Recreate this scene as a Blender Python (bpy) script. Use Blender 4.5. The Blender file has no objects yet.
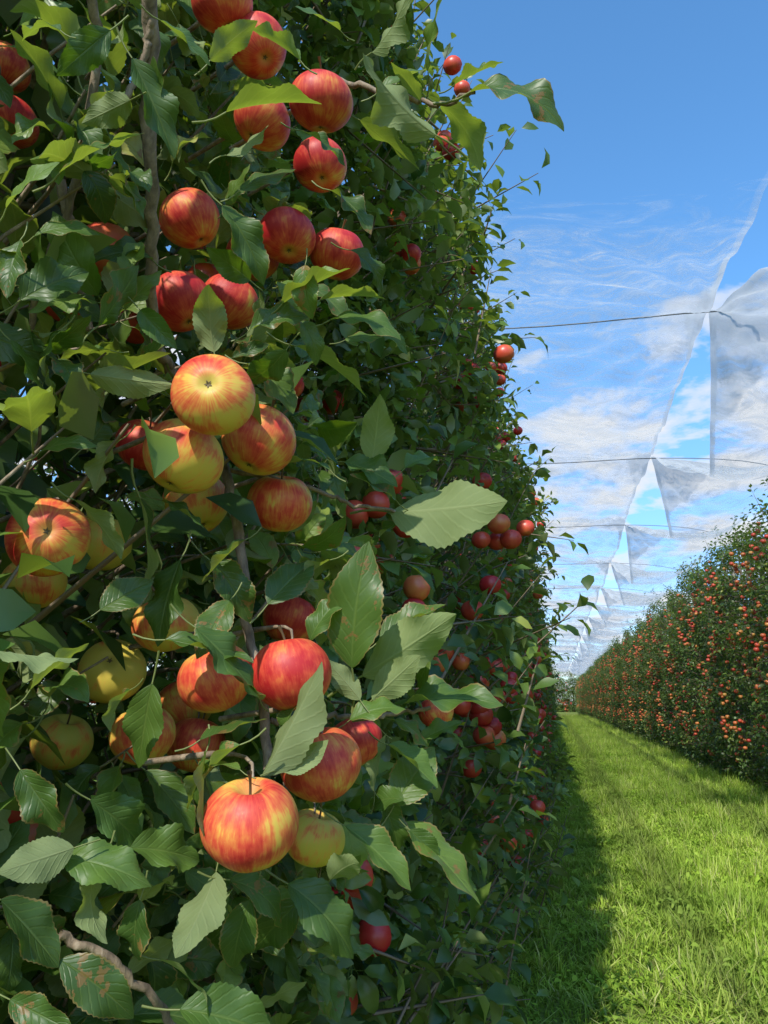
import bpy, math, random
import numpy as np
from mathutils import Vector, Matrix
rng=np.random.default_rng(11)
random.seed(5)
scene=bpy.context.scene
CAMZ=1.35
TH=math.radians(14.47); PS=math.radians(12.6)
def P(px,py,d):
    r=px-384.0; u=512.0-py; f=740.0
    uw=u*math.cos(TH)+f*math.sin(TH); fh=f*math.cos(TH)-u*math.sin(TH)
    v=np.array([r*math.cos(PS)-fh*math.sin(PS), r*math.sin(PS)+fh*math.cos(PS), uw])
    return v/np.linalg.norm(v)*d+np.array([0,0,CAMZ])
def nrm(a): return a/np.maximum(np.linalg.norm(a,axis=-1,keepdims=True),1e-9)
TOSUN=nrm(np.array([-0.12,-0.85,0.76]))

# ---------------- node helpers
def newmat(name):
    m=bpy.data.materials.new(name); m.use_nodes=True
    nt=m.node_tree; nt.nodes.clear(); return m,nt
class NT:
    def __init__(s,nt): s.nt=nt
    def n(s,t,**kw):
        nd=s.nt.nodes.new(t)
        for k,v in kw.items():
            if k=='ins':
                for a,b in v.items():
                    if isinstance(b,bpy.types.NodeSocket): s.nt.links.new(b,nd.inputs[a])
                    else: nd.inputs[a].default_value=b
            else: setattr(nd,k,v)
        return nd
    def math(s,op,a,b=0.0,c=None,clamp=False):
        ins={0:a,1:b}
        if c is not None: ins[2]=c
        return s.n('ShaderNodeMath',operation=op,use_clamp=clamp,ins=ins).outputs[0]
    def mix(s,f,a,b,bt='MIX'):
        nd=s.n('ShaderNodeMix',data_type='RGBA',blend_type=bt)
        for i,v in ((0,f),(6,a),(7,b)):
            if isinstance(v,bpy.types.NodeSocket): s.nt.links.new(v,nd.inputs[i])
            else: nd.inputs[i].default_value=v if i==0 else tuple(v)+((1,) if len(v)==3 else ())
        return nd.outputs[2]
    def ramp(s,f,stops):
        nd=s.n('ShaderNodeValToRGB'); s.nt.links.new(f,nd.inputs[0]); cr=nd.color_ramp
        while len(cr.elements)<len(stops): cr.elements.new(0.5)
        for e,(p,c) in zip(cr.elements,stops):
            e.position=p; e.color=tuple(c)+((1,) if len(c)==3 else ()) if not isinstance(c,(int,float)) else (c,c,c,1)
        return nd.outputs[0]
    def noise(s,vec,scale,detail=3,rough=.5,dist=0):
        nd=s.n('ShaderNodeTexNoise',ins={'Scale':scale,'Detail':detail,'Roughness':rough,'Distortion':dist})
        if vec is not None: s.nt.links.new(vec,nd.inputs['Vector'])
        return nd.outputs[0]

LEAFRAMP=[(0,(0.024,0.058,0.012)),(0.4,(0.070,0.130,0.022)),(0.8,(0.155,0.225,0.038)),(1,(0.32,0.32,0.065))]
def leaf_material(name,hero=True):
    m,nt=newmat(name); k=NT(nt)
    col=k.n('ShaderNodeAttribute',attribute_name='col')
    sep=k.n('ShaderNodeSeparateColor',ins={0:col.outputs['Color']})
    r,g,b=sep.outputs[0],sep.outputs[1],sep.outputs[2]
    geo=k.n('ShaderNodeNewGeometry'); bf=geo.outputs['Backfacing']
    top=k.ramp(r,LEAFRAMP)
    if hero:
        uv=k.n('ShaderNodeUVMap'); su=k.n('ShaderNodeSeparateXYZ',ins={0:uv.outputs[0]})
        U=k.math('MULTIPLY',k.math('ABSOLUTE',k.math('SUBTRACT',su.outputs[0],0.5)),2.0)
        Vv=su.outputs[1]
        w=k.math('FRACT',k.math('SUBTRACT',k.math('MULTIPLY',Vv,8.0),k.math('MULTIPLY',U,2.2)))
        w=k.math('ABSOLUTE',k.math('SUBTRACT',w,0.5))
        vein=k.math('SUBTRACT',1.0,k.math('MULTIPLY',w,6.0),clamp=True)
        mid=k.math('SUBTRACT',1.0,k.math('MULTIPLY',U,13.0),clamp=True)
        vv=k.math('MAXIMUM',k.math('MULTIPLY',vein,0.35),mid)
        n1=k.noise(geo.outputs['Position'],60,4,.65)
        topc=k.mix(k.math('MULTIPLY',vv,0.32),top,(0.23,0.30,0.08))
        topc=k.mix(k.math('MULTIPLY',k.math('SUBTRACT',n1,.25),0.8,clamp=True),topc,(0.036,0.080,0.016))
        spm=k.math('MULTIPLY',k.math('GREATER_THAN',n1,0.61),k.math('GREATER_THAN',b,0.7))
        topc=k.mix(k.math('MULTIPLY',spm,.75),topc,(0.20,0.11,0.035))
        edge=k.math('MULTIPLY',k.math('GREATER_THAN',k.math('ADD',U,k.math('MULTIPLY',n1,.3)),1.08),k.math('GREATER_THAN',b,0.5))
        topc=k.mix(k.math('MULTIPLY',edge,.7),topc,(0.22,0.15,0.05))
        back=k.mix(k.math('MULTIPLY',vv,0.6),(0.19,0.235,0.095),(0.30,0.34,0.16))
        back=k.mix(k.math('MULTIPLY',n1,.5),back,(0.12,0.165,0.065))
    else: topc=top; back=(0.14,0.185,0.075)
    c=k.mix(bf,topc,back)
    val=k.math('ADD',k.math('MULTIPLY',g,0.6),0.7)
    c=k.mix(1.0,c,k.n('ShaderNodeCombineColor',ins={0:val,1:val,2:val}).outputs[0],'MULTIPLY')
    tr=k.n('ShaderNodeBsdfTranslucent',ins={0:k.mix(1.0,c,(2.4,2.5,0.5),'MULTIPLY')})
    if hero:
        pet=k.math('LESS_THAN',Vv,-0.01); c=k.mix(pet,c,(0.2,0.23,0.08))
        bs=k.n('ShaderNodeBsdfPrincipled',ins={'Base Color':c,'Roughness':k.math('ADD',k.math('ADD',0.34,k.math('MULTIPLY',g,.2)),k.math('MULTIPLY',bf,0.35)),'Specular IOR Level':0.42})
        bp=k.n('ShaderNodeBump',ins={'Strength':0.5,'Distance':0.0014,'Height':k.math('MULTIPLY',vv,-1.0)})
        nt.links.new(bp.outputs[0],bs.inputs['Normal'])
    else:
        df=k.n('ShaderNodeBsdfDiffuse',ins={0:c}); gl=k.n('ShaderNodeBsdfGlossy',ins={0:(1,1,1,1),1:.42})
        bs=k.n('ShaderNodeMixShader',ins={0:.05,1:df.outputs[0],2:gl.outputs[0]})
    ms=k.n('ShaderNodeMixShader',ins={0:0.25,1:bs.outputs[0],2:tr.outputs[0]})
    k.n('ShaderNodeOutputMaterial',ins={0:ms.outputs[0]})
    return m
def bark_material():
    m,nt=newmat('bark'); k=NT(nt)
    tc=k.n('ShaderNodeTexCoord'); mp=k.n('ShaderNodeMapping',ins={0:tc.outputs['Object'],'Scale':(1,1,.35)})
    n=k.noise(mp.outputs[0],90,4,.65)
    c=k.ramp(n,[(0.3,(0.09,0.065,0.045)),(0.55,(0.25,0.185,0.125)),(0.75,(0.40,0.33,0.25))])
    bp=k.n('ShaderNodeBump',ins={'Strength':.8,'Distance':.003,'Height':n})
    bs=k.n('ShaderNodeBsdfPrincipled',ins={'Base Color':c,'Roughness':.8,'Normal':bp.outputs[0]})
    k.n('ShaderNodeOutputMaterial',ins={0:bs.outputs[0]}); return m
def hero_apple_material():
    m,nt=newmat('apple_skin'); k=NT(nt)
    tc=k.n('ShaderNodeTexCoord'); oi=k.n('ShaderNodeObjectInfo')
    sc=k.n('ShaderNodeSeparateColor',ins={0:oi.outputs['Color']})
    red,gre=sc.outputs[0],sc.outputs[1]
    ob=tc.outputs['Object']
    off=k.n('ShaderNodeVectorMath',operation='ADD',ins={0:ob,1:k.n('ShaderNodeCombineXYZ',ins={0:k.math('MULTIPLY',oi.outputs['Random'],9.0)}).outputs[0]}).outputs[0]
    sx=k.n('ShaderNodeSeparateXYZ',ins={0:ob})
    rr=k.math('SQRT',k.math('ADD',k.math('POWER',sx.outputs[0],2.0),k.math('POWER',sx.outputs[1],2.0)))
    ang=k.math('ARCTAN2',sx.outputs[1],sx.outputs[0])
    ca=k.math('MULTIPLY',k.math('COSINE',ang),3.4); sa=k.math('MULTIPLY',k.math('SINE',ang),3.4)
    sv=k.n('ShaderNodeCombineXYZ',ins={0:ca,1:sa,2:k.math('ADD',k.math('MULTIPLY',sx.outputs[2],.8),k.math('MULTIPLY',oi.outputs['Random'],30))}).outputs[0]
    st=k.noise(sv,3.2,5,.65)
    bl=k.noise(off,1.6,3,.5)
    cheek=k.math('ADD',k.math('MULTIPLY',sx.outputs[0],0.18),k.math('MULTIPLY',sx.outputs[2],0.08))
    t=k.math('ADD',k.math('ADD',red,cheek),k.math('MULTIPLY',k.math('SUBTRACT',bl,.5),1.5))
    t=k.math('ADD',t,k.math('MULTIPLY',k.math('SUBTRACT',st,.5),.95),clamp=True)
    c=k.ramp(t,[(0.0,(0.62,0.44,0.07)),(0.28,(0.68,0.37,0.07)),(0.48,(0.67,0.19,0.05)),(0.72,(0.60,0.07,0.036)),(1.0,(0.44,0.018,0.02))])
    yel=k.math('SUBTRACT',1.0,k.math('MULTIPLY',t,2.6),clamp=True)
    c=k.mix(yel,c,k.mix(gre,(0.62,0.44,0.07),(0.50,0.48,0.08)))
    vo=k.n('ShaderNodeTexVoronoi',ins={'Scale':9.0}); nt.links.new(off,vo.inputs['Vector'])
    dot=k.math('SUBTRACT',1.0,k.math('MULTIPLY',vo.outputs['Distance'],10.0),clamp=True)
    c=k.mix(k.math('MULTIPLY',dot,.4),c,(0.74,0.54,0.25))
    cav=k.math('SUBTRACT',1.0,k.math('MULTIPLY',rr,2.8),clamp=True)
    c=k.mix(k.math('MULTIPLY',cav,.75),c,(0.46,0.36,0.08))
    fine=k.noise(off,9,3,.6)
    bs=k.n('ShaderNodeBsdfPrincipled',ins={'Base Color':c,'Roughness':k.math('ADD',.38,k.math('MULTIPLY',fine,.28)),'Specular IOR Level':.38})
    k.n('ShaderNodeOutputMaterial',ins={0:bs.outputs[0]}); return m
def small_apple_material():
    m,nt=newmat('apple_skin_row'); k=NT(nt)
    a=k.n('ShaderNodeAttribute',attribute_name='col'); s=k.n('ShaderNodeSeparateColor',ins={0:a.outputs['Color']})
    geo=k.n('ShaderNodeNewGeometry')
    t=k.math('ADD',s.outputs[0],k.math('MULTIPLY',k.math('SUBTRACT',k.noise(geo.outputs['Position'],18,2,.6),.5),.8),clamp=True)
    c=k.ramp(t,[(0,(0.60,0.42,0.09)),(.25,(0.62,0.24,0.06)),(.55,(0.60,0.08,0.04)),(1,(0.44,0.018,0.022))])
    df=k.n('ShaderNodeBsdfDiffuse',ins={0:c}); gl=k.n('ShaderNodeBsdfGlossy',ins={0:(1,1,1,1),1:.38})
    ms=k.n('ShaderNodeMixShader',ins={0:.05,1:df.outputs[0],2:gl.outputs[0]})
    k.n('ShaderNodeOutputMaterial',ins={0:ms.outputs[0]}); return m
def simple_mat(name,col,rough=.7,metal=0,nscale=20,var=.35):
    m,nt=newmat(name); k=NT(nt)
    tc=k.n('ShaderNodeTexCoord'); n=k.noise(tc.outputs['Object'],nscale,4,.6)
    c=k.mix(n,tuple(x*(1-var) for x in col),tuple(min(1,x*(1+var)) for x in col))
    bs=k.n('ShaderNodeBsdfPrincipled',ins={'Base Color':c,'Roughness':rough,'Metallic':metal})
    k.n('ShaderNodeOutputMaterial',ins={0:bs.outputs[0]}); return m
def grass_material():
    m,nt=newmat('grass_blade'); k=NT(nt)
    a=k.n('ShaderNodeAttribute',attribute_name='col'); s=k.n('ShaderNodeSeparateColor',ins={0:a.outputs['Color']})
    geo=k.n('ShaderNodeNewGeometry')
    c=k.ramp(s.outputs[0],[(0,(0.18,0.32,0.035)),(.4,(0.37,0.54,0.065)),(.75,(0.54,0.66,0.13)),(1,(0.70,0.66,0.31))])
    big=k.noise(geo.outputs['Position'],1.0,4,.65)
    c=k.mix(k.ramp(big,[(.40,0.0),(.60,.7)]),c,(0.19,0.32,0.045))
    px=k.n('ShaderNodeSeparateXYZ',ins={0:geo.outputs['Position']}).outputs[0]      # worn wheel tracks
    wob=k.math('ADD',px,k.math('MULTIPLY',k.math('SUBTRACT',big,.5),.5))
    tr1=k.math('SUBTRACT',1.0,k.math('MULTIPLY',k.math('ABSOLUTE',k.math('SUBTRACT',wob,.72)),4.5),clamp=True)
    tr2=k.math('SUBTRACT',1.0,k.math('MULTIPLY',k.math('ABSOLUTE',k.math('SUBTRACT',wob,2.05)),4.5),clamp=True)
    c=k.mix(k.math('MULTIPLY',k.math('MAXIMUM',tr1,tr2),.6),c,(0.16,0.21,0.06))
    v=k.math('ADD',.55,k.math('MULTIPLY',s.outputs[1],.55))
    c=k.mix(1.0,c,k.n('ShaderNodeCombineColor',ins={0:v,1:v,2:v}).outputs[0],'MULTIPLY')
    bs=k.n('ShaderNodeBsdfDiffuse',ins={0:c})
    tr=k.n('ShaderNodeBsdfTranslucent',ins={0:k.mix(1.0,c,(1.15,1.2,.8),'MULTIPLY')})
    ms=k.n('ShaderNodeMixShader',ins={0:.3,1:bs.outputs[0],2:tr.outputs[0]})
    k.n('ShaderNodeOutputMaterial',ins={0:ms.outputs[0]}); return m
def ground_material():
    m,nt=newmat('ground_turf'); k=NT(nt)
    geo=k.n('ShaderNodeNewGeometry'); p=geo.outputs['Position']
    a=k.noise(p,1.3,4,.6); b=k.noise(p,28,5,.7)
    c=k.ramp(b,[(.3,(0.09,0.13,0.025)),(.55,(0.19,0.27,0.05)),(.8,(0.30,0.38,0.09))])
    c=k.mix(k.ramp(a,[(.4,0.0),(.6,.8)]),c,(0.15,0.13,0.06))
    bs=k.n('ShaderNodeBsdfDiffuse',ins={0:c})
    k.n('ShaderNodeOutputMaterial',ins={0:bs.outputs[0]}); return m
def net_material():
    m,nt=newmat('hail_net_mesh'); k=NT(nt)
    uv=k.n('ShaderNodeUVMap'); s=k.n('ShaderNodeSeparateXYZ',ins={0:uv.outputs[0]})
    at=k.n('ShaderNodeAttribute',attribute_name='col'); q=k.n('ShaderNodeSeparateColor',ins={0:at.outputs['Color']})
    d,v=s.outputs[0],s.outputs[1]
    bw,fade,gath=q.outputs[0],q.outputs[1],q.outputs[2]
    vec=k.n('ShaderNodeCombineXYZ',ins={0:k.math('MULTIPLY',d,1.2),1:k.math('MULTIPLY',v,2.4)}).outputs[0]
    st=k.noise(vec,1.3,5,.68,3.0)
    al=k.ramp(st,[(.32,.12),(.48,.27),(.60,.50),(.74,.74)])
    thr=k.math('ABSOLUTE',k.math('SUBTRACT',k.noise(vec,2.6,2,.5,3.5),.5))
    al=k.math('ADD',al,k.math('MULTIPLY',k.math('SUBTRACT',1.0,k.math('MULTIPLY',thr,45.0),clamp=True),.22))
    fd=k.math('SUBTRACT',k.math('MULTIPLY',fade,2.2),k.math('MULTIPLY',k.math('SUBTRACT',1.0,st),1.6),clamp=True)
    al=k.math('MULTIPLY',al,fd)
    inb=k.math('SUBTRACT',bw,d)
    band=k.math('MULTIPLY',k.math('MULTIPLY',inb,22.0,clamp=True),.36)
    hem=k.math('MULTIPLY',k.math('LESS_THAN',d,.05),.25)
    al=k.math('ADD',al,k.math('MULTIPLY',k.math('ADD',k.math('ADD',band,hem),k.math('MULTIPLY',gath,.5)),fade),clamp=True)
    al=k.math('MINIMUM',al,.93)
    c=k.mix(st,(0.52,0.55,0.60),(0.82,0.85,0.90))
    df=k.n('ShaderNodeBsdfDiffuse',ins={0:c}); t=k.n('ShaderNodeBsdfTranslucent',ins={0:c})
    ms=k.n('ShaderNodeMixShader',ins={0:.5,1:df.outputs[0],2:t.outputs[0]})
    tp=k.n('ShaderNodeBsdfTransparent')
    o=k.n('ShaderNodeMixShader',ins={0:al,1:tp.outputs[0],2:ms.outputs[0]})
    k.n('ShaderNodeOutputMaterial',ins={0:o.outputs[0]}); return m

M_LEAF=leaf_material('apple_leaf',True); M_LEAFR=leaf_material('apple_leaf_row',False)
M_BARK=bark_material(); M_SKIN=hero_apple_material(); M_SAP=small_apple_material()
M_BARKR=simple_mat('bark_row',(0.2,0.15,0.1),.8)
M_STEM=simple_mat('apple_stem',(0.13,0.09,0.04),.7); M_GRASS=grass_material(); M_GROUND=ground_material()
M_NET=net_material(); M_CABLE=simple_mat('steel_cable',(0.16,0.17,0.19),.5,.3); M_POST=simple_mat('post_concrete',(0.3,0.28,0.25),.9)

class Geo:
    def __init__(s): s.v=[];s.n=0;s.f=[];s.uv=[];s.c=[]
    def add(s,v,f,mat=0,uv=None,col=None):
        n=len(v); s.v.append(v); s.f.append((np.asarray(f)+s.n,mat))
        s.uv.append(uv if uv is not None else np.zeros((n,2)))
        c=np.ones((n,4)); 
        if col is not None: c[:,:3]=col
        s.c.append(c); s.n+=n
    def build(s,name,mats):
        V=np.concatenate(s.v); UV=np.concatenate(s.uv); C=np.concatenate(s.c)
        loops=np.concatenate([f.ravel() for f,m in s.f]).astype(np.int32)
        tot=np.concatenate([np.full(len(f),f.shape[1]) for f,m in s.f])
        mi=np.concatenate([np.full(len(f),m) for f,m in s.f]).astype(np.int32)
        st=np.concatenate([[0],np.cumsum(tot)[:-1]]).astype(np.int32)
        me=bpy.data.meshes.new(name)
        me.vertices.add(len(V)); me.vertices.foreach_set('co',V.ravel().astype(np.float32))
        me.loops.add(len(loops)); me.loops.foreach_set('vertex_index',loops)
        me.polygons.add(len(tot)); me.polygons.foreach_set('loop_start',st)
        me.polygons.foreach_set('material_index',mi)
        me.polygons.foreach_set('use_smooth',np.ones(len(tot),dtype=bool))
        me.update(calc_edges=True)
        u=me.uv_layers.new(name='UVMap'); u.data.foreach_set('uv',UV[loops].ravel().astype(np.float32))
        a=me.color_attributes.new('col','FLOAT_COLOR','POINT'); a.data.foreach_set('color',C.ravel().astype(np.float32))
        for m in mats: me.materials.append(m)
        return me
def link(name,me,parent=None,loc=None):
    o=bpy.data.objects.new(name,me); scene.collection.objects.link(o)
    if parent: o.parent=parent
    if loc is not None: o.location=loc
    return o
def tube_geo(G,pts,radii,sides=8,mat=0,col=None,jit=0.0):
    pts=np.asarray(pts,float); n=len(pts)
    t=nrm(np.gradient(pts,axis=0)); ref=np.array([.3,.2,1.0]) if abs(t[0][2])<.8 else np.array([1.0,.2,0])
    a=nrm(np.cross(t,ref)); b=np.cross(t,a)
    ph=np.linspace(0,2*np.pi,sides,endpoint=False)
    rad=np.asarray(radii)[:,None]*(1+jit*rng.normal(size=(n,sides)))
    V=pts[:,None]+rad[...,None]*(np.cos(ph)[None,:,None]*a[:,None]+np.sin(ph)[None,:,None]*b[:,None])
    i=np.arange(n-1)[:,None]*sides; j=np.arange(sides)[None]; k=(j+1)%sides
    F=np.stack([i+j,i+k,i+sides+k,i+sides+j],-1).reshape(-1,4)
    G.add(V.reshape(-1,3),F,mat,col=col)
def smooth_path(ctrl,n=24,jit=0.0):
    ctrl=np.asarray(ctrl,float); m=len(ctrl)
    P0=np.vstack([2*ctrl[0]-ctrl[1],ctrl,2*ctrl[-1]-ctrl[-2]]); out=[]
    for q in np.linspace(0,m-1-1e-6,n):
        i=int(q); t=q-i; a,b,c,d=P0[i:i+4]
        out.append(.5*((2*b)+(-a+c)*t+(2*a-5*b+4*c-d)*t*t+(-a+3*b-3*c+d)*t**3))
    out=np.array(out); out[1:-1]+=rng.normal(size=out[1:-1].shape)*jit
    return out

def leaf_template(nv,nu,bend,fold,wave,serr,asp,twist,ph,petiole=True,curl=0.0):
    v=np.linspace(0,1,nv+1); u=np.linspace(-1,1,nu+1)
    w=.5*asp*np.sin(np.pi*v**.86)**.80*(1-.25*v**4)
    w=np.maximum(w,0.004)
    if serr>0: w=w*np.where(np.arange(nv+1)%2==0,1.0,1-serr)
    b=bend if abs(bend)>1e-3 else 1e-3
    yy=np.sin(b*v)/b; zz=-(1-np.cos(b*v))/b
    V=[];UV=[]
    for i in range(nv+1):
        fo=fold*(1-.4*v[i])
        for uu in u:
            x=w[i]*uu*math.cos(fo); z=abs(uu)*w[i]*math.sin(fo)-curl*uu*uu*w[i]
            z+=wave*math.sin(2*math.pi*2.3*v[i]+ph+(1.3 if uu>0 else 0))*uu*uu*math.sin(math.pi*v[i])
            tw=twist*v[i]; x2=x*math.cos(tw)-z*math.sin(tw); z2=x*math.sin(tw)+z*math.cos(tw)
            V.append((x2,yy[i]+z2*math.sin(b*v[i]),zz[i]+z2*math.cos(b*v[i]))); UV.append((uu*.5+.5,v[i]))
    F=[(i*(nu+1)+j,i*(nu+1)+j+1,(i+1)*(nu+1)+j+1,(i+1)*(nu+1)+j) for i in range(nv) for j in range(nu)]
    V=np.array(V);UV=np.array(UV);F=np.array(F)
    if petiole:
        n0=len(V); pv=[];pf=[]
        for i in range(4):
            t=i/3; c=np.array([0,-.36*(1-t),-.03*math.sin(math.pi*t)])
            for j in range(4):
                an=j*math.pi/2; pv.append(c+np.array([math.cos(an),0,math.sin(an)])*.012*(1.2-.4*t))
        for i in range(3):
            for j in range(4):
                kk=(j+1)%4; pf.append((n0+i*4+j,n0+(i+1)*4+j,n0+(i+1)*4+kk,n0+i*4+kk))
        V=np.vstack([V,pv]); UV=np.vstack([UV,np.full((len(pv),2),(-1.0))]); UV[n0:,0]=.5; F=np.vstack([F,pf])
    return V,F,UV
def tset(nv,nu,serr,n,pet,bmax=1.9):
    return [leaf_template(nv,nu,rng.uniform(.1,bmax),rng.uniform(.15,.8),rng.uniform(.03,.10),serr,rng.uniform(.47,.66),rng.uniform(-.8,.8),rng.uniform(0,6),pet,rng.uniform(-.1,.35)) for i in range(n)]
T_HERO=tset(34,6,.06,24,True,1.2); T_NEAR=tset(22,4,.07,22,True,1.9); T_MID=tset(8,4,.0,12,True,1.9); T_ROW=tset(3,2,0,8,False)
def add_leaves(G,temps,pos,ax,nr,size,col,mat=0):
    pos=np.asarray(pos);ax=nrm(np.asarray(ax));nr=np.asarray(nr);size=np.asarray(size);col=np.asarray(col)
    z=nrm(nr-(nr*ax).sum(1,keepdims=True)*ax); x=np.cross(ax,z)
    R=np.stack([x,ax,z],axis=2)*size[:,None,None]
    pick=rng.integers(0,len(temps),len(pos))
    for k,(V,F,UV) in enumerate(temps):
        ids=np.where(pick==k)[0]
        if len(ids)==0: continue
        W=np.einsum('lij,nj->lni',R[ids],V)+pos[ids][:,None]
        n=len(V); FF=(F[None]+(np.arange(len(ids))*n)[:,None,None]).reshape(-1,4)
        G.add(W.reshape(-1,3),FF,mat,np.tile(UV,(len(ids),1)),np.repeat(col[ids],n,axis=0))

def apple_template(ns,nr,lob=.03):
    V=[];t=np.linspace(0.02,math.pi-.02,nr); ph=np.linspace(0,2*np.pi,ns,endpoint=False)
    for a in t:
        r=math.sin(a)**.92
        if math.cos(a)<0: r*=1-.10*math.cos(a)**2
        z=.88*math.cos(a)
        if z>0: z-=.34*math.exp(-(r/.28)**2)
        else: z+=.15*math.exp(-(r/.20)**2)
        for p in ph:
            rr=r*(1+lob*math.cos(5*p)*max(0,-math.cos(a))**2+.012*math.cos(2*p+1)+.01*math.sin(3*p))
            V.append((rr*math.cos(p),rr*math.sin(p),z+.03*r*math.cos(p)))
    F=[]
    for i in range(nr-1):
        for j in range(ns):
            k=(j+1)%ns; F.append((i*ns+j,(i+1)*ns+j,(i+1)*ns+k,i*ns+k))
    return np.array(V),np.array(F)
def hero_apple_mesh(seed):
    G=Geo(); V,F=apple_template(56,36,.02+.01*seed)
    V=V*np.array([1,1+.03*(seed-1),1+.05*(seed-1)])
    G.add(V,F,0)
    tube_geo(G,smooth_path([(0,0,.48),(.02,.01,.75),(.09,.03,1.0),(.2,.05,1.22)],9),[.05,.035,.03,.03,.03,.03,.035,.045,.06],8,1)
    for i in range(5):
        a=i*2*math.pi/5+.2; c=np.array([math.cos(a),math.sin(a),0]); s=np.array([-math.sin(a),math.cos(a),0])
        b0=np.array([0,0,-.735*(1+.05*(seed-1))])
        G.add(np.array([b0-s*.03,b0+s*.03,b0+c*.06+s*.02+[0,0,-.035],b0+c*.10+[0,0,-.05],b0+c*.06-s*.02+[0,0,-.035]]),[(0,1,2,4)],1)
        G.add(np.array([b0+c*.06+s*.02+[0,0,-.035],b0+c*.10+[0,0,-.05],b0+c*.06-s*.02+[0,0,-.035]]),[(0,1,2)],1)
    return G.build('apple_body',[M_SKIN,M_STEM])
APM=[hero_apple_mesh(i) for i in range(3)]

AP=[(213,395,86,.48,.1,'c'),(183,457,82,.27,.2,'s'),(259,440,74,.43,.1,'s'),(180,302,68,.72,.1,'s'),(230,302,60,.72,0,'s'),
(48,537,82,.57,.1,'c'),(34,583,68,.17,.5,'s'),(98,543,66,.08,.6,'s'),(190,219,62,.52,.2,'s'),(287,236,60,.72,.1,'s'),
(253,256,56,.64,.1,'s'),(337,254,56,.68,.1,'s'),(321,102,70,.70,.1,'s'),(258,46,64,.68,.1,'s'),(222,2,66,.66,.1,'s'),
(262,120,64,.66,.1,'s'),(320,165,56,.74,.1,'s'),(4,68,54,.68,.1,'s'),(12,122,56,.78,.1,'s'),(112,671,68,.03,.4,'c'),
(62,742,62,.02,.8,'s'),(166,624,68,.28,.3,'s'),(216,678,78,.48,.2,'s'),(291,674,80,.68,.1,'s'),(354,742,60,.68,.1,'s'),
(321,764,84,.54,.1,'s'),(250,824,100,.49,.2,'t'),(314,838,66,.17,.4,'s'),(143,735,68,.28,.3,'s'),(280,503,64,.38,.3,'s'),
(146,445,62,.68,.1,'s'),(290,620,56,.68,.1,'s'),(196,503,66,.28,.4,'s'),(342,548,27,.6,.1,'s'),(369,545,25,.65,.1,'s'),
(382,562,25,.6,.1,'s'),(358,565,25,.5,.2,'s'),(305,410,27,.7,.1,'s'),(331,402,27,.75,.1,'s'),(288,384,34,.7,.1,'s'),
(436,712,36,.5,.2,'s'),(335,982,24,.2,.4,'s'),(184,706,60,.26,.4,'s'),(410,255,24,.75,.1,'s'),(196,745,60,.5,.2,'s')]
cam0=np.array([0,0,CAMZ])
apples=[]
for i,(px,py,d,red,gre,ori) in enumerate(AP):
    R=.0375*(1+.04*math.sin(i*7.1)); dist=740*2*R/d; 
    ray=nrm(P(px,py,1)-cam0); axis=nrm(P(384,512,1)-cam0); dist=dist/(ray@axis)
    apples.append((P(px,py,dist),R*(ray@axis)**.5,red,gre,ori))
for i,(c,R,red,gre,ori) in enumerate(apples):
    o=link('apple',APM[i%3]); o.location=c; o.scale=(R,R,R)
    tocam=nrm(cam0-c)
    if ori=='c': zax=-nrm(tocam+np.array([-.35+.3*random.random(),0,.15+.25*random.random()]))
    elif ori=='t': zax=nrm(np.array([.1,-.35,1.0]))
    else: zax=nrm(np.array([random.uniform(-.5,.5),random.uniform(-.5,.3),1.0]))
    xr=nrm(TOSUN+.3*tocam+rng.normal(size=3)*.5); xa=nrm(xr-(xr@zax)*zax); ya=np.cross(zax,xa)
    o.rotation_mode='QUATERNION'
    o.rotation_quaternion=Matrix(((xa[0],ya[0],zax[0]),(xa[1],ya[1],zax[1]),(xa[2],ya[2],zax[2]))).to_quaternion()
    o.color=(red,gre,0,1)

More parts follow.
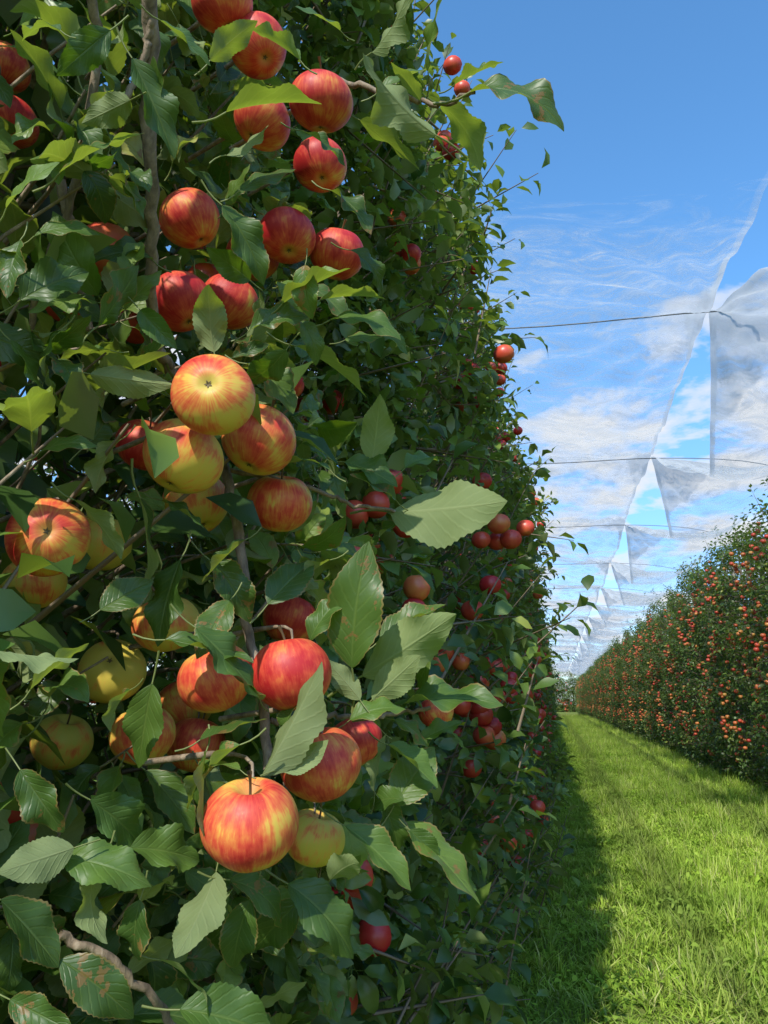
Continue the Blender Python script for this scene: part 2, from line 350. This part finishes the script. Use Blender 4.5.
# named leaves on the near tree: base, tip, distance, tone, underside showing
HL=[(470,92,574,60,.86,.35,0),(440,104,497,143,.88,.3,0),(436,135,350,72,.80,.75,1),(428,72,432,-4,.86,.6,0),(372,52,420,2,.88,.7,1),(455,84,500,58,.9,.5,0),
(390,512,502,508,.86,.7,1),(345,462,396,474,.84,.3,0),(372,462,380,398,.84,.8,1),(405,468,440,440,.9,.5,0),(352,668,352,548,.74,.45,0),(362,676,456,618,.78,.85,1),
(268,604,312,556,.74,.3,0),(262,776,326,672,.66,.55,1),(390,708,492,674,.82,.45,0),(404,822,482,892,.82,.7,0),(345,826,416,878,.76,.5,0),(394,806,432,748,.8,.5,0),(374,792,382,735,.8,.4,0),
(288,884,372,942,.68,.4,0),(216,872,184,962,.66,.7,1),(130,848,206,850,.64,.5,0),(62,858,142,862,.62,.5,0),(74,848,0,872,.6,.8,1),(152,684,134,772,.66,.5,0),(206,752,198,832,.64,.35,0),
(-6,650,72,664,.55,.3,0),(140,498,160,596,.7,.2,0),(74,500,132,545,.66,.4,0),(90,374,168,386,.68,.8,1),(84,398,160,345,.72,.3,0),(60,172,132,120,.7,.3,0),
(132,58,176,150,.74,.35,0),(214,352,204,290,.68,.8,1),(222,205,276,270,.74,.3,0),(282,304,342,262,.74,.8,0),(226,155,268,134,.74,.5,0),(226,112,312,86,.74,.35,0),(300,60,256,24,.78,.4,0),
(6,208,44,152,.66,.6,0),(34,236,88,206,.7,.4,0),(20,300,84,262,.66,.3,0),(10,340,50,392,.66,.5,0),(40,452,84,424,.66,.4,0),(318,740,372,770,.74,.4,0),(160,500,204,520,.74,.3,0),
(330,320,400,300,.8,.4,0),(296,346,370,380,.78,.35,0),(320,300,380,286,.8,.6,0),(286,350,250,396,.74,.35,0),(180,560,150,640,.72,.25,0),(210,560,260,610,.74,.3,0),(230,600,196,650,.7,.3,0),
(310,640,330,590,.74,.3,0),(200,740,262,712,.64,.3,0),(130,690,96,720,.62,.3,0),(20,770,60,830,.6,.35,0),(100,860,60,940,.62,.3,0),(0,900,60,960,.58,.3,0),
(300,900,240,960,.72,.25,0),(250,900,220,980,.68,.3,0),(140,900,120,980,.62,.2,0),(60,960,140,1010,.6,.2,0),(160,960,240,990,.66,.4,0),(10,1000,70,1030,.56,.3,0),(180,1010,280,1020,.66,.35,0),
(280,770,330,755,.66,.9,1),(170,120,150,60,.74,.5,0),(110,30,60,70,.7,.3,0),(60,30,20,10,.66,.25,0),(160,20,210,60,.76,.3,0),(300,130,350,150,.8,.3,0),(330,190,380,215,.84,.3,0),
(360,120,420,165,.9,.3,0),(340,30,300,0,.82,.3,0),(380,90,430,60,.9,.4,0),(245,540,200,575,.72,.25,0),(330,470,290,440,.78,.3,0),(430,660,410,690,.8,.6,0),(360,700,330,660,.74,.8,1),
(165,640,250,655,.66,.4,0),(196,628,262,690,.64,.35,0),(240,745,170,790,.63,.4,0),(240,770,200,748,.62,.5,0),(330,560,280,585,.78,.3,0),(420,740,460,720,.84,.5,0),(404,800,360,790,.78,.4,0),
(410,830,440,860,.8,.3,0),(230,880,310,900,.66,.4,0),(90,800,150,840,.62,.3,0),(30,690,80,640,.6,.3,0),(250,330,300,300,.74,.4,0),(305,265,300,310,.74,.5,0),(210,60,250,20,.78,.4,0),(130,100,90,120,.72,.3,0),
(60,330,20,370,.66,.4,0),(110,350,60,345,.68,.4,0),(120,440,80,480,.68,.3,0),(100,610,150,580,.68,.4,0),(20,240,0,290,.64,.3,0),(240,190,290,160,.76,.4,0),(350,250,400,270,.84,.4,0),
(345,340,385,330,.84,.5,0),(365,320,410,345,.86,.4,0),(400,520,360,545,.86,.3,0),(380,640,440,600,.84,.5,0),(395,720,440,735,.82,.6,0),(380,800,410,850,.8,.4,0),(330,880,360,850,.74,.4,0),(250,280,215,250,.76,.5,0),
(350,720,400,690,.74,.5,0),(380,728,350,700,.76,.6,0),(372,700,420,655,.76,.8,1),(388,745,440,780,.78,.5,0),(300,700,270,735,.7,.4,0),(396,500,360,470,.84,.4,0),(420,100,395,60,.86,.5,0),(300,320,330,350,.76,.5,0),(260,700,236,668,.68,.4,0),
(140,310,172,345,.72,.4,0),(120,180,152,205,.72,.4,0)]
G=Geo(); pos=[];ax=[];nr=[];sz=[];col=[]
for (bx,by,tx,ty,d,tone,flip) in HL:
    b=P(bx,by,d); t=P(tx,ty,d-.04+.07*random.random())
    a=t-b; L=np.linalg.norm(a); tocam=nrm(cam0-(b+a/2))
    n=nrm(tocam*.6+np.array([0,0,.85])+TOSUN*.3+rng.normal(size=3)*.42)
    if flip: n=-nrm(tocam*.9+TOSUN*.5+rng.normal(size=3)*.4)
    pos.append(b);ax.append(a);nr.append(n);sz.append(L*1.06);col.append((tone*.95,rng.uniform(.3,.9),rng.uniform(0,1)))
add_leaves(G,T_HERO,pos,ax,nr,sz,col)

AC=np.array([a[0] for a in apples]); AR=np.array([a[1] for a in apples])
LIMBS=[P(150,60,.82),P(153,230,.82),P(75,200,.80),P(50,260,.79),P(237,520,.81),P(245,580,.79)]
LC=np.array(LIMBS); AC2=np.vstack([AC,LC]); AR2=np.concatenate([AR,np.full(len(LC),.014)])
def clear_of_fruit(p,q,sunok):
    # leaves left out towards camera and sun so fruit and leaders show sunlit
    d=cam0-AC2; dn=d/np.linalg.norm(d,axis=1)[:,None]
    for t in (0.15,.5,.85):
        x=p+(q-p)*t; w=x-AC2
        for D,fac in ((dn,.93),(TOSUN[None]*np.ones_like(AC2),.8)):
            if fac<.9 and not sunok: continue
            s=(w*D).sum(1); s2=np.clip(s,-.01,.45); dd=np.linalg.norm(w-D*s2[:,None],axis=1)
            if np.any((dd<AR2*fac)&(s>-.02)): return False
    return True
def fx(y,z): return -.38+.05*math.sin(5.1*y+2.1*z)+.05*math.sin(3.3*z+1.7*y+1)-(.25*max(0,.45-y)/.3)
tw=[]; pos=[];ax=[];nr=[];sz=[];col=[];far=[]
for it in range(1500):
    y=rng.uniform(.15,2.3); z=rng.uniform(.45,3.6)
    dep=abs(rng.normal())*.12
    c=np.array([fx(y,z)-dep,y,z])
    out=nrm(np.array([rng.uniform(.2,1),rng.uniform(-.9,.5),rng.uniform(-.1,.9)]))
    st=c-out*rng.uniform(.05,.12)
    if it%3==0: tw.append((st,c,out))
    n=rng.integers(5,9); tone0=rng.beta(1.8,1.9)
    s1=nrm(np.cross(out,[.1,.2,1])); s2=np.cross(out,s1)
    for j in range(n):
        an=j*2.4+rng.uniform(-.4,.4)
        rad=math.cos(an)*s1+math.sin(an)*s2
        a=nrm(out*rng.uniform(.1,1.0)+rad*rng.uniform(.6,1.1)+np.array([0,0,-.25]))
        L=rng.uniform(.042,.080); p=c-out*.05*rng.random()+a*.36*L
        if not clear_of_fruit(p,p+a*L,rng.random()<.85): continue
        if np.linalg.norm(p-cam0)<.5: continue
        nn=nrm(np.array([.25,-.45,.9])*1.0+out*.5+rng.normal(size=3)*.6)
        if rng.random()<.16: nn=-nn
        pos.append(p);ax.append(a);nr.append(nn);sz.append(L);col.append((np.clip(tone0*.85+rng.uniform(-.15,.3),0,1),rng.uniform(.2,1),rng.uniform(0,1)));far.append(y>1.25 or dep>.18)
far=np.array(far); pos=np.array(pos);ax=np.array(ax);nr=np.array(nr);sz=np.array(sz);col=np.array(col)
add_leaves(G,T_NEAR,pos[~far],ax[~far],nr[~far],sz[~far],col[~far])
G2=Geo(); add_leaves(G2,T_MID,pos[far],ax[far],nr[far],sz[far],col[far])
ni=4600
ip=np.stack([rng.uniform(-1.5,-.58,ni),rng.uniform(-.05,2.2,ni),rng.uniform(.3,4.3,ni)],1)
ip=ip[(ip[:,0]<-.8)|(ip[:,1]>.3)]; ni=len(ip)
ia=rng.normal(size=(ni,3)); 
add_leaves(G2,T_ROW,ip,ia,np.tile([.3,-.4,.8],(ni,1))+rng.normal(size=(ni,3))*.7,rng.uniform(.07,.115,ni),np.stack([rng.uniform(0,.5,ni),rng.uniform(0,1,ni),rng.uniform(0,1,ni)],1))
tree=bpy.data.objects.new('apple_tree',None); scene.collection.objects.link(tree)
link('leaves',G.build('near_leaves',[M_LEAF]),tree)
link('leaves_inner',G2.build('inner_leaves',[M_LEAFR]),tree)
GB=Geo()
branches=[([(152,-40,.84),(150,60,.83),(148,130,.82),(153,230,.82),(150,290,.83),(158,350,.86)],.0065,.0055),
([(225,470,.84),(232,500,.82),(243,560,.8),(246,620,.78),(262,690,.76),(268,770,.74)],.0055,.0045),
([(90,-20,.82),(96,60,.82),(75,190,.80),(42,270,.79),(30,330,.8)],.0042,.003),
([(60,180,.86),(75,260,.85),(90,330,.84)],.0045,.004),
([(230,470,.84),(290,482,.84),(330,495,.84),(358,506,.84),(395,512,.86)],.0026,.0018),
([(270,720,.76),(330,716,.78),(380,716,.8),(430,708,.84)],.003,.002),
([(340,80,.98),(400,96,.92),(440,104,.88),(475,92,.86)],.0032,.0018),
([(60,935,.72),(110,960,.73),(160,1005,.76),(190,1050,.8)],.0035,.003),
([(158,350,.86),(190,400,.88),(225,470,.84)],.006,.0055),
([(110,120,.8),(140,70,.82),(152,20,.83)],.003,.003)]
for l,r0,r1 in branches:
    path=smooth_path([P(*q) for q in l],26,.0012); tube_geo(GB,path,np.linspace(r0,r1,26)*(1+.12*rng.random(26)),10,0,jit=.04)
for a,R,r,g,o in apples:
    tube_geo(GB,smooth_path([a+np.array([0,0,R*.7]),a+np.array([-.01,.02,R*1.2]),a+np.array([-.05,.05,R*1.3]),a+np.array([-.14,.08,R])],8),[.0012,.0012,.0015,.0018,.002,.003,.003,.003],6,0)
for st,c,out in tw:
    tube_geo(GB,[st-out*.05+np.array([-.03,0,-.03]),st,c],[.0026,.002,.0013],4,0)
tube_geo(GB,smooth_path([(-.98,1.0,-.1),(-.95,.98,.8),(-1.0,1.0,1.8),(-.96,1.02,2.8),(-.97,1,3.9)],30,.004),np.linspace(.05,.015,30),12,0,jit=.04)
for i in range(22):
    z0=.5+i*.14; y1=rng.uniform(.3,2.0)
    tube_geo(GB,smooth_path([(-.97,1.0,z0),(-.75,1+(y1-1)*.4,z0+.1),(-.52,y1,z0+.22)],12,.004),np.linspace(.009,.003,12),7,0)
link('branches',GB.build('near_branches',[M_BARK]),tree)

def row_tree(seed,shoots=640,apn=60,redm=.75,hx=.60):
    G=Geo(); r=np.random.default_rng(seed)
    pos=[];ax=[];nr=[];sz=[];col=[]; H=3.9; ph=r.uniform(0,6,4)
    for s in range(shoots):
        z=r.uniform(.18,H)
        hz=hx*(1-.34*max(0,(z-2.2)/1.8)**1.5)*(1-.2*max(0,(.7-z)/.7))*(1+.12*math.sin(3*z+ph[0])+.08*math.sin(7*z+ph[1]))
        side=1 if r.random()<.5 else -1
        y=r.uniform(-.52,.52); hz*=1+.12*math.sin(6*y+ph[2]+z*2)
        dep=abs(r.normal())*.14 if r.random()<.8 else r.uniform(0,.5)
        tip=np.array([side*max(0.02,hz-dep),y,z]); L=r.uniform(.10,.30)
        d=nrm(np.array([side*r.uniform(.2,1),r.uniform(-.7,.7),r.uniform(-.25,1.1)]))
        if z>3.4: d=nrm(d+np.array([0,0,1.2])); tip[2]+=r.uniform(0,.4)
        if r.random()<.16:
            e=r.uniform(.08,.32); tip=tip+d*e; L+=e*.8
        n=r.integers(7,12); tone0=r.beta(1.6,2.2)
        s1=nrm(np.cross(d,[.1,.3,1])); s2=np.cross(d,s1)
        tube_geo(G,[tip-d*L*1.3,tip-d*L*.5,tip],[.005,.003,.0015],3,1)
        for j in range(n):
            f=j/(n-1); an=j*2.4+r.uniform(-.5,.5)
            a=nrm(d*(.4+.5*f)+(math.cos(an)*s1+math.sin(an)*s2)*r.uniform(.5,1)+np.array([0,0,-.1]))
            pos.append(tip-d*L*(1-f)+a*.02);ax.append(a);nr.append(nrm(np.array([side*.35,-.3,1.])+r.normal(size=3)*.5));sz.append(r.uniform(.05,.092))
            col.append((np.clip(tone0*.85+r.uniform(-.15,.25),0,1),r.uniform(.1,1),r.random()))
    add_leaves(G,T_ROW,pos,ax,nr,sz,col)
    AV,AF=apple_template(12,9,.02); na=0
    while na<apn:
        z=r.uniform(.5,3.7); side=1 if r.random()<.5 else -1
        hz=hx*(1-.34*max(0,(z-2.2)/1.8)**1.5)
        c=np.array([side*(hz+r.uniform(-.12,.05)),r.uniform(-.5,.5),z])
        for q in range(r.integers(1,6)):
            cc=c+r.normal(size=3)*np.array([.03,.045,.06]); R=r.uniform(.031,.039)
            G.add(AV*R+cc,AF,2,col=(np.clip(redm+r.normal()*.16,0,1),r.random(),0)); na+=1
    tube_geo(G,smooth_path([(0,0,-.1),(r.uniform(-.03,.03),0,1.2),(r.uniform(-.04,.04),0,2.5),(0,0,3.9)],14,.004),np.linspace(.045,.012,14),7,1)
    for i in range(18):
        z0=.45+i*.18; sd=1 if i%2 else -1
        tube_geo(G,smooth_path([(0,0,z0),(sd*.25,r.uniform(-.2,.2),z0+.12),(sd*.5,r.uniform(-.5,.5),z0+.2)],6),np.linspace(.011,.004,6),5,1)
    return G.build('row_tree_%d'%seed,[M_LEAFR,M_BARKR,M_SAP])
VL=[row_tree(s,660,70,.74) for s in (101,102,103,104)]
VR=[row_tree(s,660,130,.45) for s in (201,202,203)]
for nm,v,lo,sc in (('inner_foliage',3,(-1.15,.95,0),1.05),('inner_foliage_2',2,(-1.5,.35,0),1.05),('inner_foliage_3',1,(-2.0,1.5,0),1.35),('inner_foliage_4',0,(-2.1,.6,0),1.35)):
    o=link(nm,VL[v],tree); o.location=lo; o.scale=(1,1,sc)
rows=[]
for q in range(3):
    e=bpy.data.objects.new('apple_tree_row',None); scene.collection.objects.link(e); rows.append(e)
def place(me,x,y,i,parent,zs=1.0):
    o=link('apple_tree' if parent is None else 'tree_%d'%i,me,parent)
    o.location=(x+random.uniform(-.06,.06),y+random.uniform(-.08,.08),-.02)
    o.rotation_euler=(random.uniform(-.02,.02),random.uniform(-.02,.02),random.choice([0,math.pi])+random.uniform(-.12,.12))
    s=random.uniform(.94,1.05); o.scale=(s*random.uniform(.96,1.08),s,s*random.uniform(.94,1.05)*zs)
for i in range(112): place(VL[(i*7+i//4)%4],-.85,1.95+i*.88,i,None if i<8 else rows[0],1.1 if i<8 else 1.04)
for i in range(112): place(VR[(i*5+i//3)%3],3.36,2.0+i*.88,i,None if 3<i<10 else rows[1])
for i in range(14): place(VL[(i*3)%4],-4.3,-1.5+i*.88,i,rows[2])
hedge=bpy.data.objects.new('tree_line',None); scene.collection.objects.link(hedge)
for i in range(34):
    o=link('distant_tree_%d'%i,VL[i%4],hedge); o.location=(-26+i*1.6,118+random.uniform(-2,2),-.8); o.scale=(2.6,3,1.25+random.random()*.5); o.rotation_euler=(0,0,1.57)

bpy.ops.mesh.primitive_plane_add(size=1); gp=bpy.context.object; gp.name='ground'
gp.scale=(900,900,1); gp.data.materials.append(M_GROUND)
def grass_patch(seed,nb):
    r=np.random.default_rng(seed); G=Geo()
    n=nb; p=np.stack([r.uniform(-.52,.52,n),r.uniform(-.52,.52,n),np.zeros(n)],1)
    cl=r.uniform(-.5,.5,(26,2))
    dd=np.min(np.linalg.norm(p[:,None,:2]-cl[None],axis=2),axis=1)
    h=r.uniform(.03,.08,n)*(1+1.5*np.exp(-(dd/.07)**2)); w=r.uniform(.0022,.0052,n)
    az=r.uniform(0,6.283,n); lean=r.uniform(.1,1.2,n)
    d=np.stack([np.cos(az),np.sin(az),0*az],1); sd=np.stack([-np.sin(az),np.cos(az),0*az],1)
    rows=[]
    for t,ww in ((0,1),(.5,.9),(1,.12)):
        c=p+d*(h*lean*t*t)[:,None]+np.array([0,0,1.])*(h*t*(1-.25*lean*t))[:,None]
        rows.append(c-sd*(w*ww)[:,None]); rows.append(c+sd*(w*ww)[:,None])
    V=np.stack(rows,1).reshape(-1,3)
    F=np.array([(0,1,3,2),(2,3,5,4)])[None]+(np.arange(n)*6)[:,None,None]
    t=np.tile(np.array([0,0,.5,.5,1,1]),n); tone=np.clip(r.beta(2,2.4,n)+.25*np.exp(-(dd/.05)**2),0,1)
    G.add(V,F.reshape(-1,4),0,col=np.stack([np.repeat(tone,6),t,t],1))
    m=420; cc=r.uniform(-.5,.5,(14,2)); q=np.zeros((m,3)); q[:,:2]=cc[r.integers(0,14,m)]+r.normal(size=(m,2))*.06; q[:,2]=r.uniform(.02,.07,m)
    a=np.stack([r.normal(size=m),r.normal(size=m),r.uniform(0,.8,m)],1)
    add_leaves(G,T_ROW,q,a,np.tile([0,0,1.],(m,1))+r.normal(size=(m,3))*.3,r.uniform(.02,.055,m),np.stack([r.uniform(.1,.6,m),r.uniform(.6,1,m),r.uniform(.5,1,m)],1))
    return G.build('grass_patch_%d'%seed,[M_GRASS])
GP=[grass_patch(s,3800) for s in (1,2,3,4)]; GF=[grass_patch(s,2200) for s in (5,6)]
grass=bpy.data.objects.new('grass',None); scene.collection.objects.link(grass)
for iy in range(70):
    for ix in range(5):
        x=-.9+ix*1.0; y=1.6+iy*1.0
        o=link('turf_%d_%d'%(ix,iy),random.choice(GP if iy<14 else GF),grass); o.location=(x,y,0.0)
        o.rotation_euler=(0,0,random.choice([0,1,2,3])*math.pi/2+random.uniform(-.1,.1))
        zs=1.5 if x<.0 else (.6 if x<1 else 1.15)
        o.scale=(1.03,1.03,zs*random.uniform(.7,1.4)*(1+min(1.0,iy*.02)))

YC=[2.2+4.1*k for k in range(20)]
XM=1.5; ZC=4.7
def net_panel(sidex,name,y0,y1):
    G=Geo(); us=1-(np.linspace(1,0,34)**1.6); ys=np.arange(y0,y1,.1025); V=[];UV=[];CC=[]
    xr=3.30 if sidex>0 else -.92; zr=4.35 if sidex>0 else 5.0
    for y in ys:
        s=((y-YC[0])/4.1)%1.0; k=int((y-YC[0])//4.1)
        rr=np.random.default_rng(k*3+(1 if sidex>0 else 2)); pk=rr.uniform(.3,.6)
        g=(s/pk if s<pk else (1-s)/(1-pk))**.9; cd=min(s,1-s)*4.1
        if sidex>0: gap=rr.uniform(.22,.50)*g; sag=rr.uniform(.45,.85)*g; bw=.06+rr.uniform(.7,1.0)*max(0,1-cd/rr.uniform(1.2,1.7))
        else: gap=rr.uniform(-.02,.10)*g; sag=rr.uniform(.1,.3)*g; bw=.05+rr.uniform(.1,.35)*max(0,1-cd/rr.uniform(.7,1.2))
        xe=XM+sidex*gap; ze=ZC-.02-sag; span=abs(xe-xr)
        for u in us:
            x=xr+(xe-xr)*u; z=zr+(ze-zr)*u-.22*math.sin(math.pi*u)*(0.3+.7*g)
            # folds radiate from the clip points
            d=(1-u)*span; an=math.atan2(d+.05,cd+.02)
            z+=.06*math.sin(20*an+k)*min(1,math.hypot(d,cd)*1.2)*math.exp(-math.hypot(d,cd)/1.4)
            z+=(.06*math.sin(5*y+5*u+k)+.04*math.sin(13*y-7*u+k))*u*(1-.6*u)
            V.append((x,y,z)); UV.append((d,y))
            CC.append((bw,min(1,max(0,(y-y0)/2.0)),math.exp(-math.hypot(d,cd)/.30)))
    n=len(us)
    F=[(i*n+j,i*n+j+1,(i+1)*n+j+1,(i+1)*n+j) for i in range(len(ys)-1) for j in range(n-1)]
    G.add(np.array(V),F,0,np.array(UV),np.array(CC)); return link(name,G.build(name,[M_NET]))
net_panel(-1,'hail_net',3.7,80); net_panel(1,'hail_net',2.2,80)
C=Geo()
for y in YC:
    tube_geo(C,smooth_path([(-.92,y,ZC+.05),(.2,y,ZC-.02),(XM,y,ZC-.04),(2.6,y,ZC-.15),(3.30,y,ZC-.35)],14),[.006]*14,6,0)
tube_geo(C,[(-.92,YC[0],5.0),(-.92,30,5.0),(-.92,YC[-1],5.0)],[.005]*3,6,0)
link('support_cables',C.build('support_cables',[M_CABLE]))
GPst=Geo(); tube_geo(GPst,[(0,0,-.2),(0,0,2.2),(0,0,4.3)],[.04,.038,.036],10,0,jit=.01)
pm=GPst.build('post',[M_POST])
for x in (-.92,3.40):
    for k,y in enumerate(YC):
        if k%2==1: link('support_post',pm,None,(x+.02,y+.43,-.1))

sun=bpy.data.lights.new('sun','SUN'); sun.energy=5.0; sun.angle=math.radians(.5); sun.color=(1,.95,.84)
so=bpy.data.objects.new('sun',sun); scene.collection.objects.link(so)
so.rotation_mode='QUATERNION'; so.rotation_quaternion=Vector(TOSUN).to_track_quat('Z','Y')
w=bpy.data.worlds.new('World'); scene.world=w; w.use_nodes=True; nt=w.node_tree; nt.nodes.clear(); k=NT(nt)
sky=k.n('ShaderNodeTexSky',sky_type='NISHITA',sun_disc=False,sun_elevation=math.asin(TOSUN[2]),sun_rotation=math.atan2(TOSUN[0],TOSUN[1])%(2*math.pi),air_density=1.0,dust_density=.6,ozone_density=2.0)
tc=k.n('ShaderNodeTexCoord'); s=k.n('ShaderNodeSeparateXYZ',ins={0:tc.outputs['Generated']})
zz=k.math('MAXIMUM',s.outputs[2],0.0); den=k.math('ADD',zz,.14)
cv=k.n('ShaderNodeCombineXYZ',ins={0:k.math('DIVIDE',s.outputs[0],den),1:k.math('DIVIDE',s.outputs[1],den),2:5.2}).outputs[0]
cn=k.noise(cv,2.5,7,.56,.15)
gain=k.ramp(s.outputs[2],[(0,(.32,.38,.47)),(.2,(.34,.47,.61)),(.45,(.35,.57,.69)),(.8,(.34,.58,.70))])
skc=k.mix(1.0,k.mix(1.0,sky.outputs[0],gain,'MULTIPLY'),(3.0,3.0,3.0),'MULTIPLY')
lowm=k.ramp(s.outputs[2],[(0,1.0),(.12,1.0),(.30,1.0),(.41,1.0),(.47,.8),(.54,0.0)])
cl=k.ramp(k.math('MULTIPLY',cn,lowm),[(.465,0.0),(.505,.6),(.57,1.0)])
c=k.mix(cl,skc,(5.9,6.15,6.5))
bg=k.n('ShaderNodeBackground',ins={0:c,1:.145}); k.n('ShaderNodeOutputWorld',ins={0:bg.outputs[0]})

cam=bpy.data.cameras.new('camera'); co=bpy.data.objects.new('camera',cam); scene.collection.objects.link(co)
co.location=(0,0,CAMZ); co.rotation_euler=(math.pi/2+TH,0,PS); cam.sensor_fit='VERTICAL'; cam.sensor_height=36; cam.lens=26.0; cam.clip_start=.02; cam.clip_end=2000
scene.camera=co
scene.view_settings.view_transform='Standard'; scene.view_settings.look='None'; scene.view_settings.exposure=0
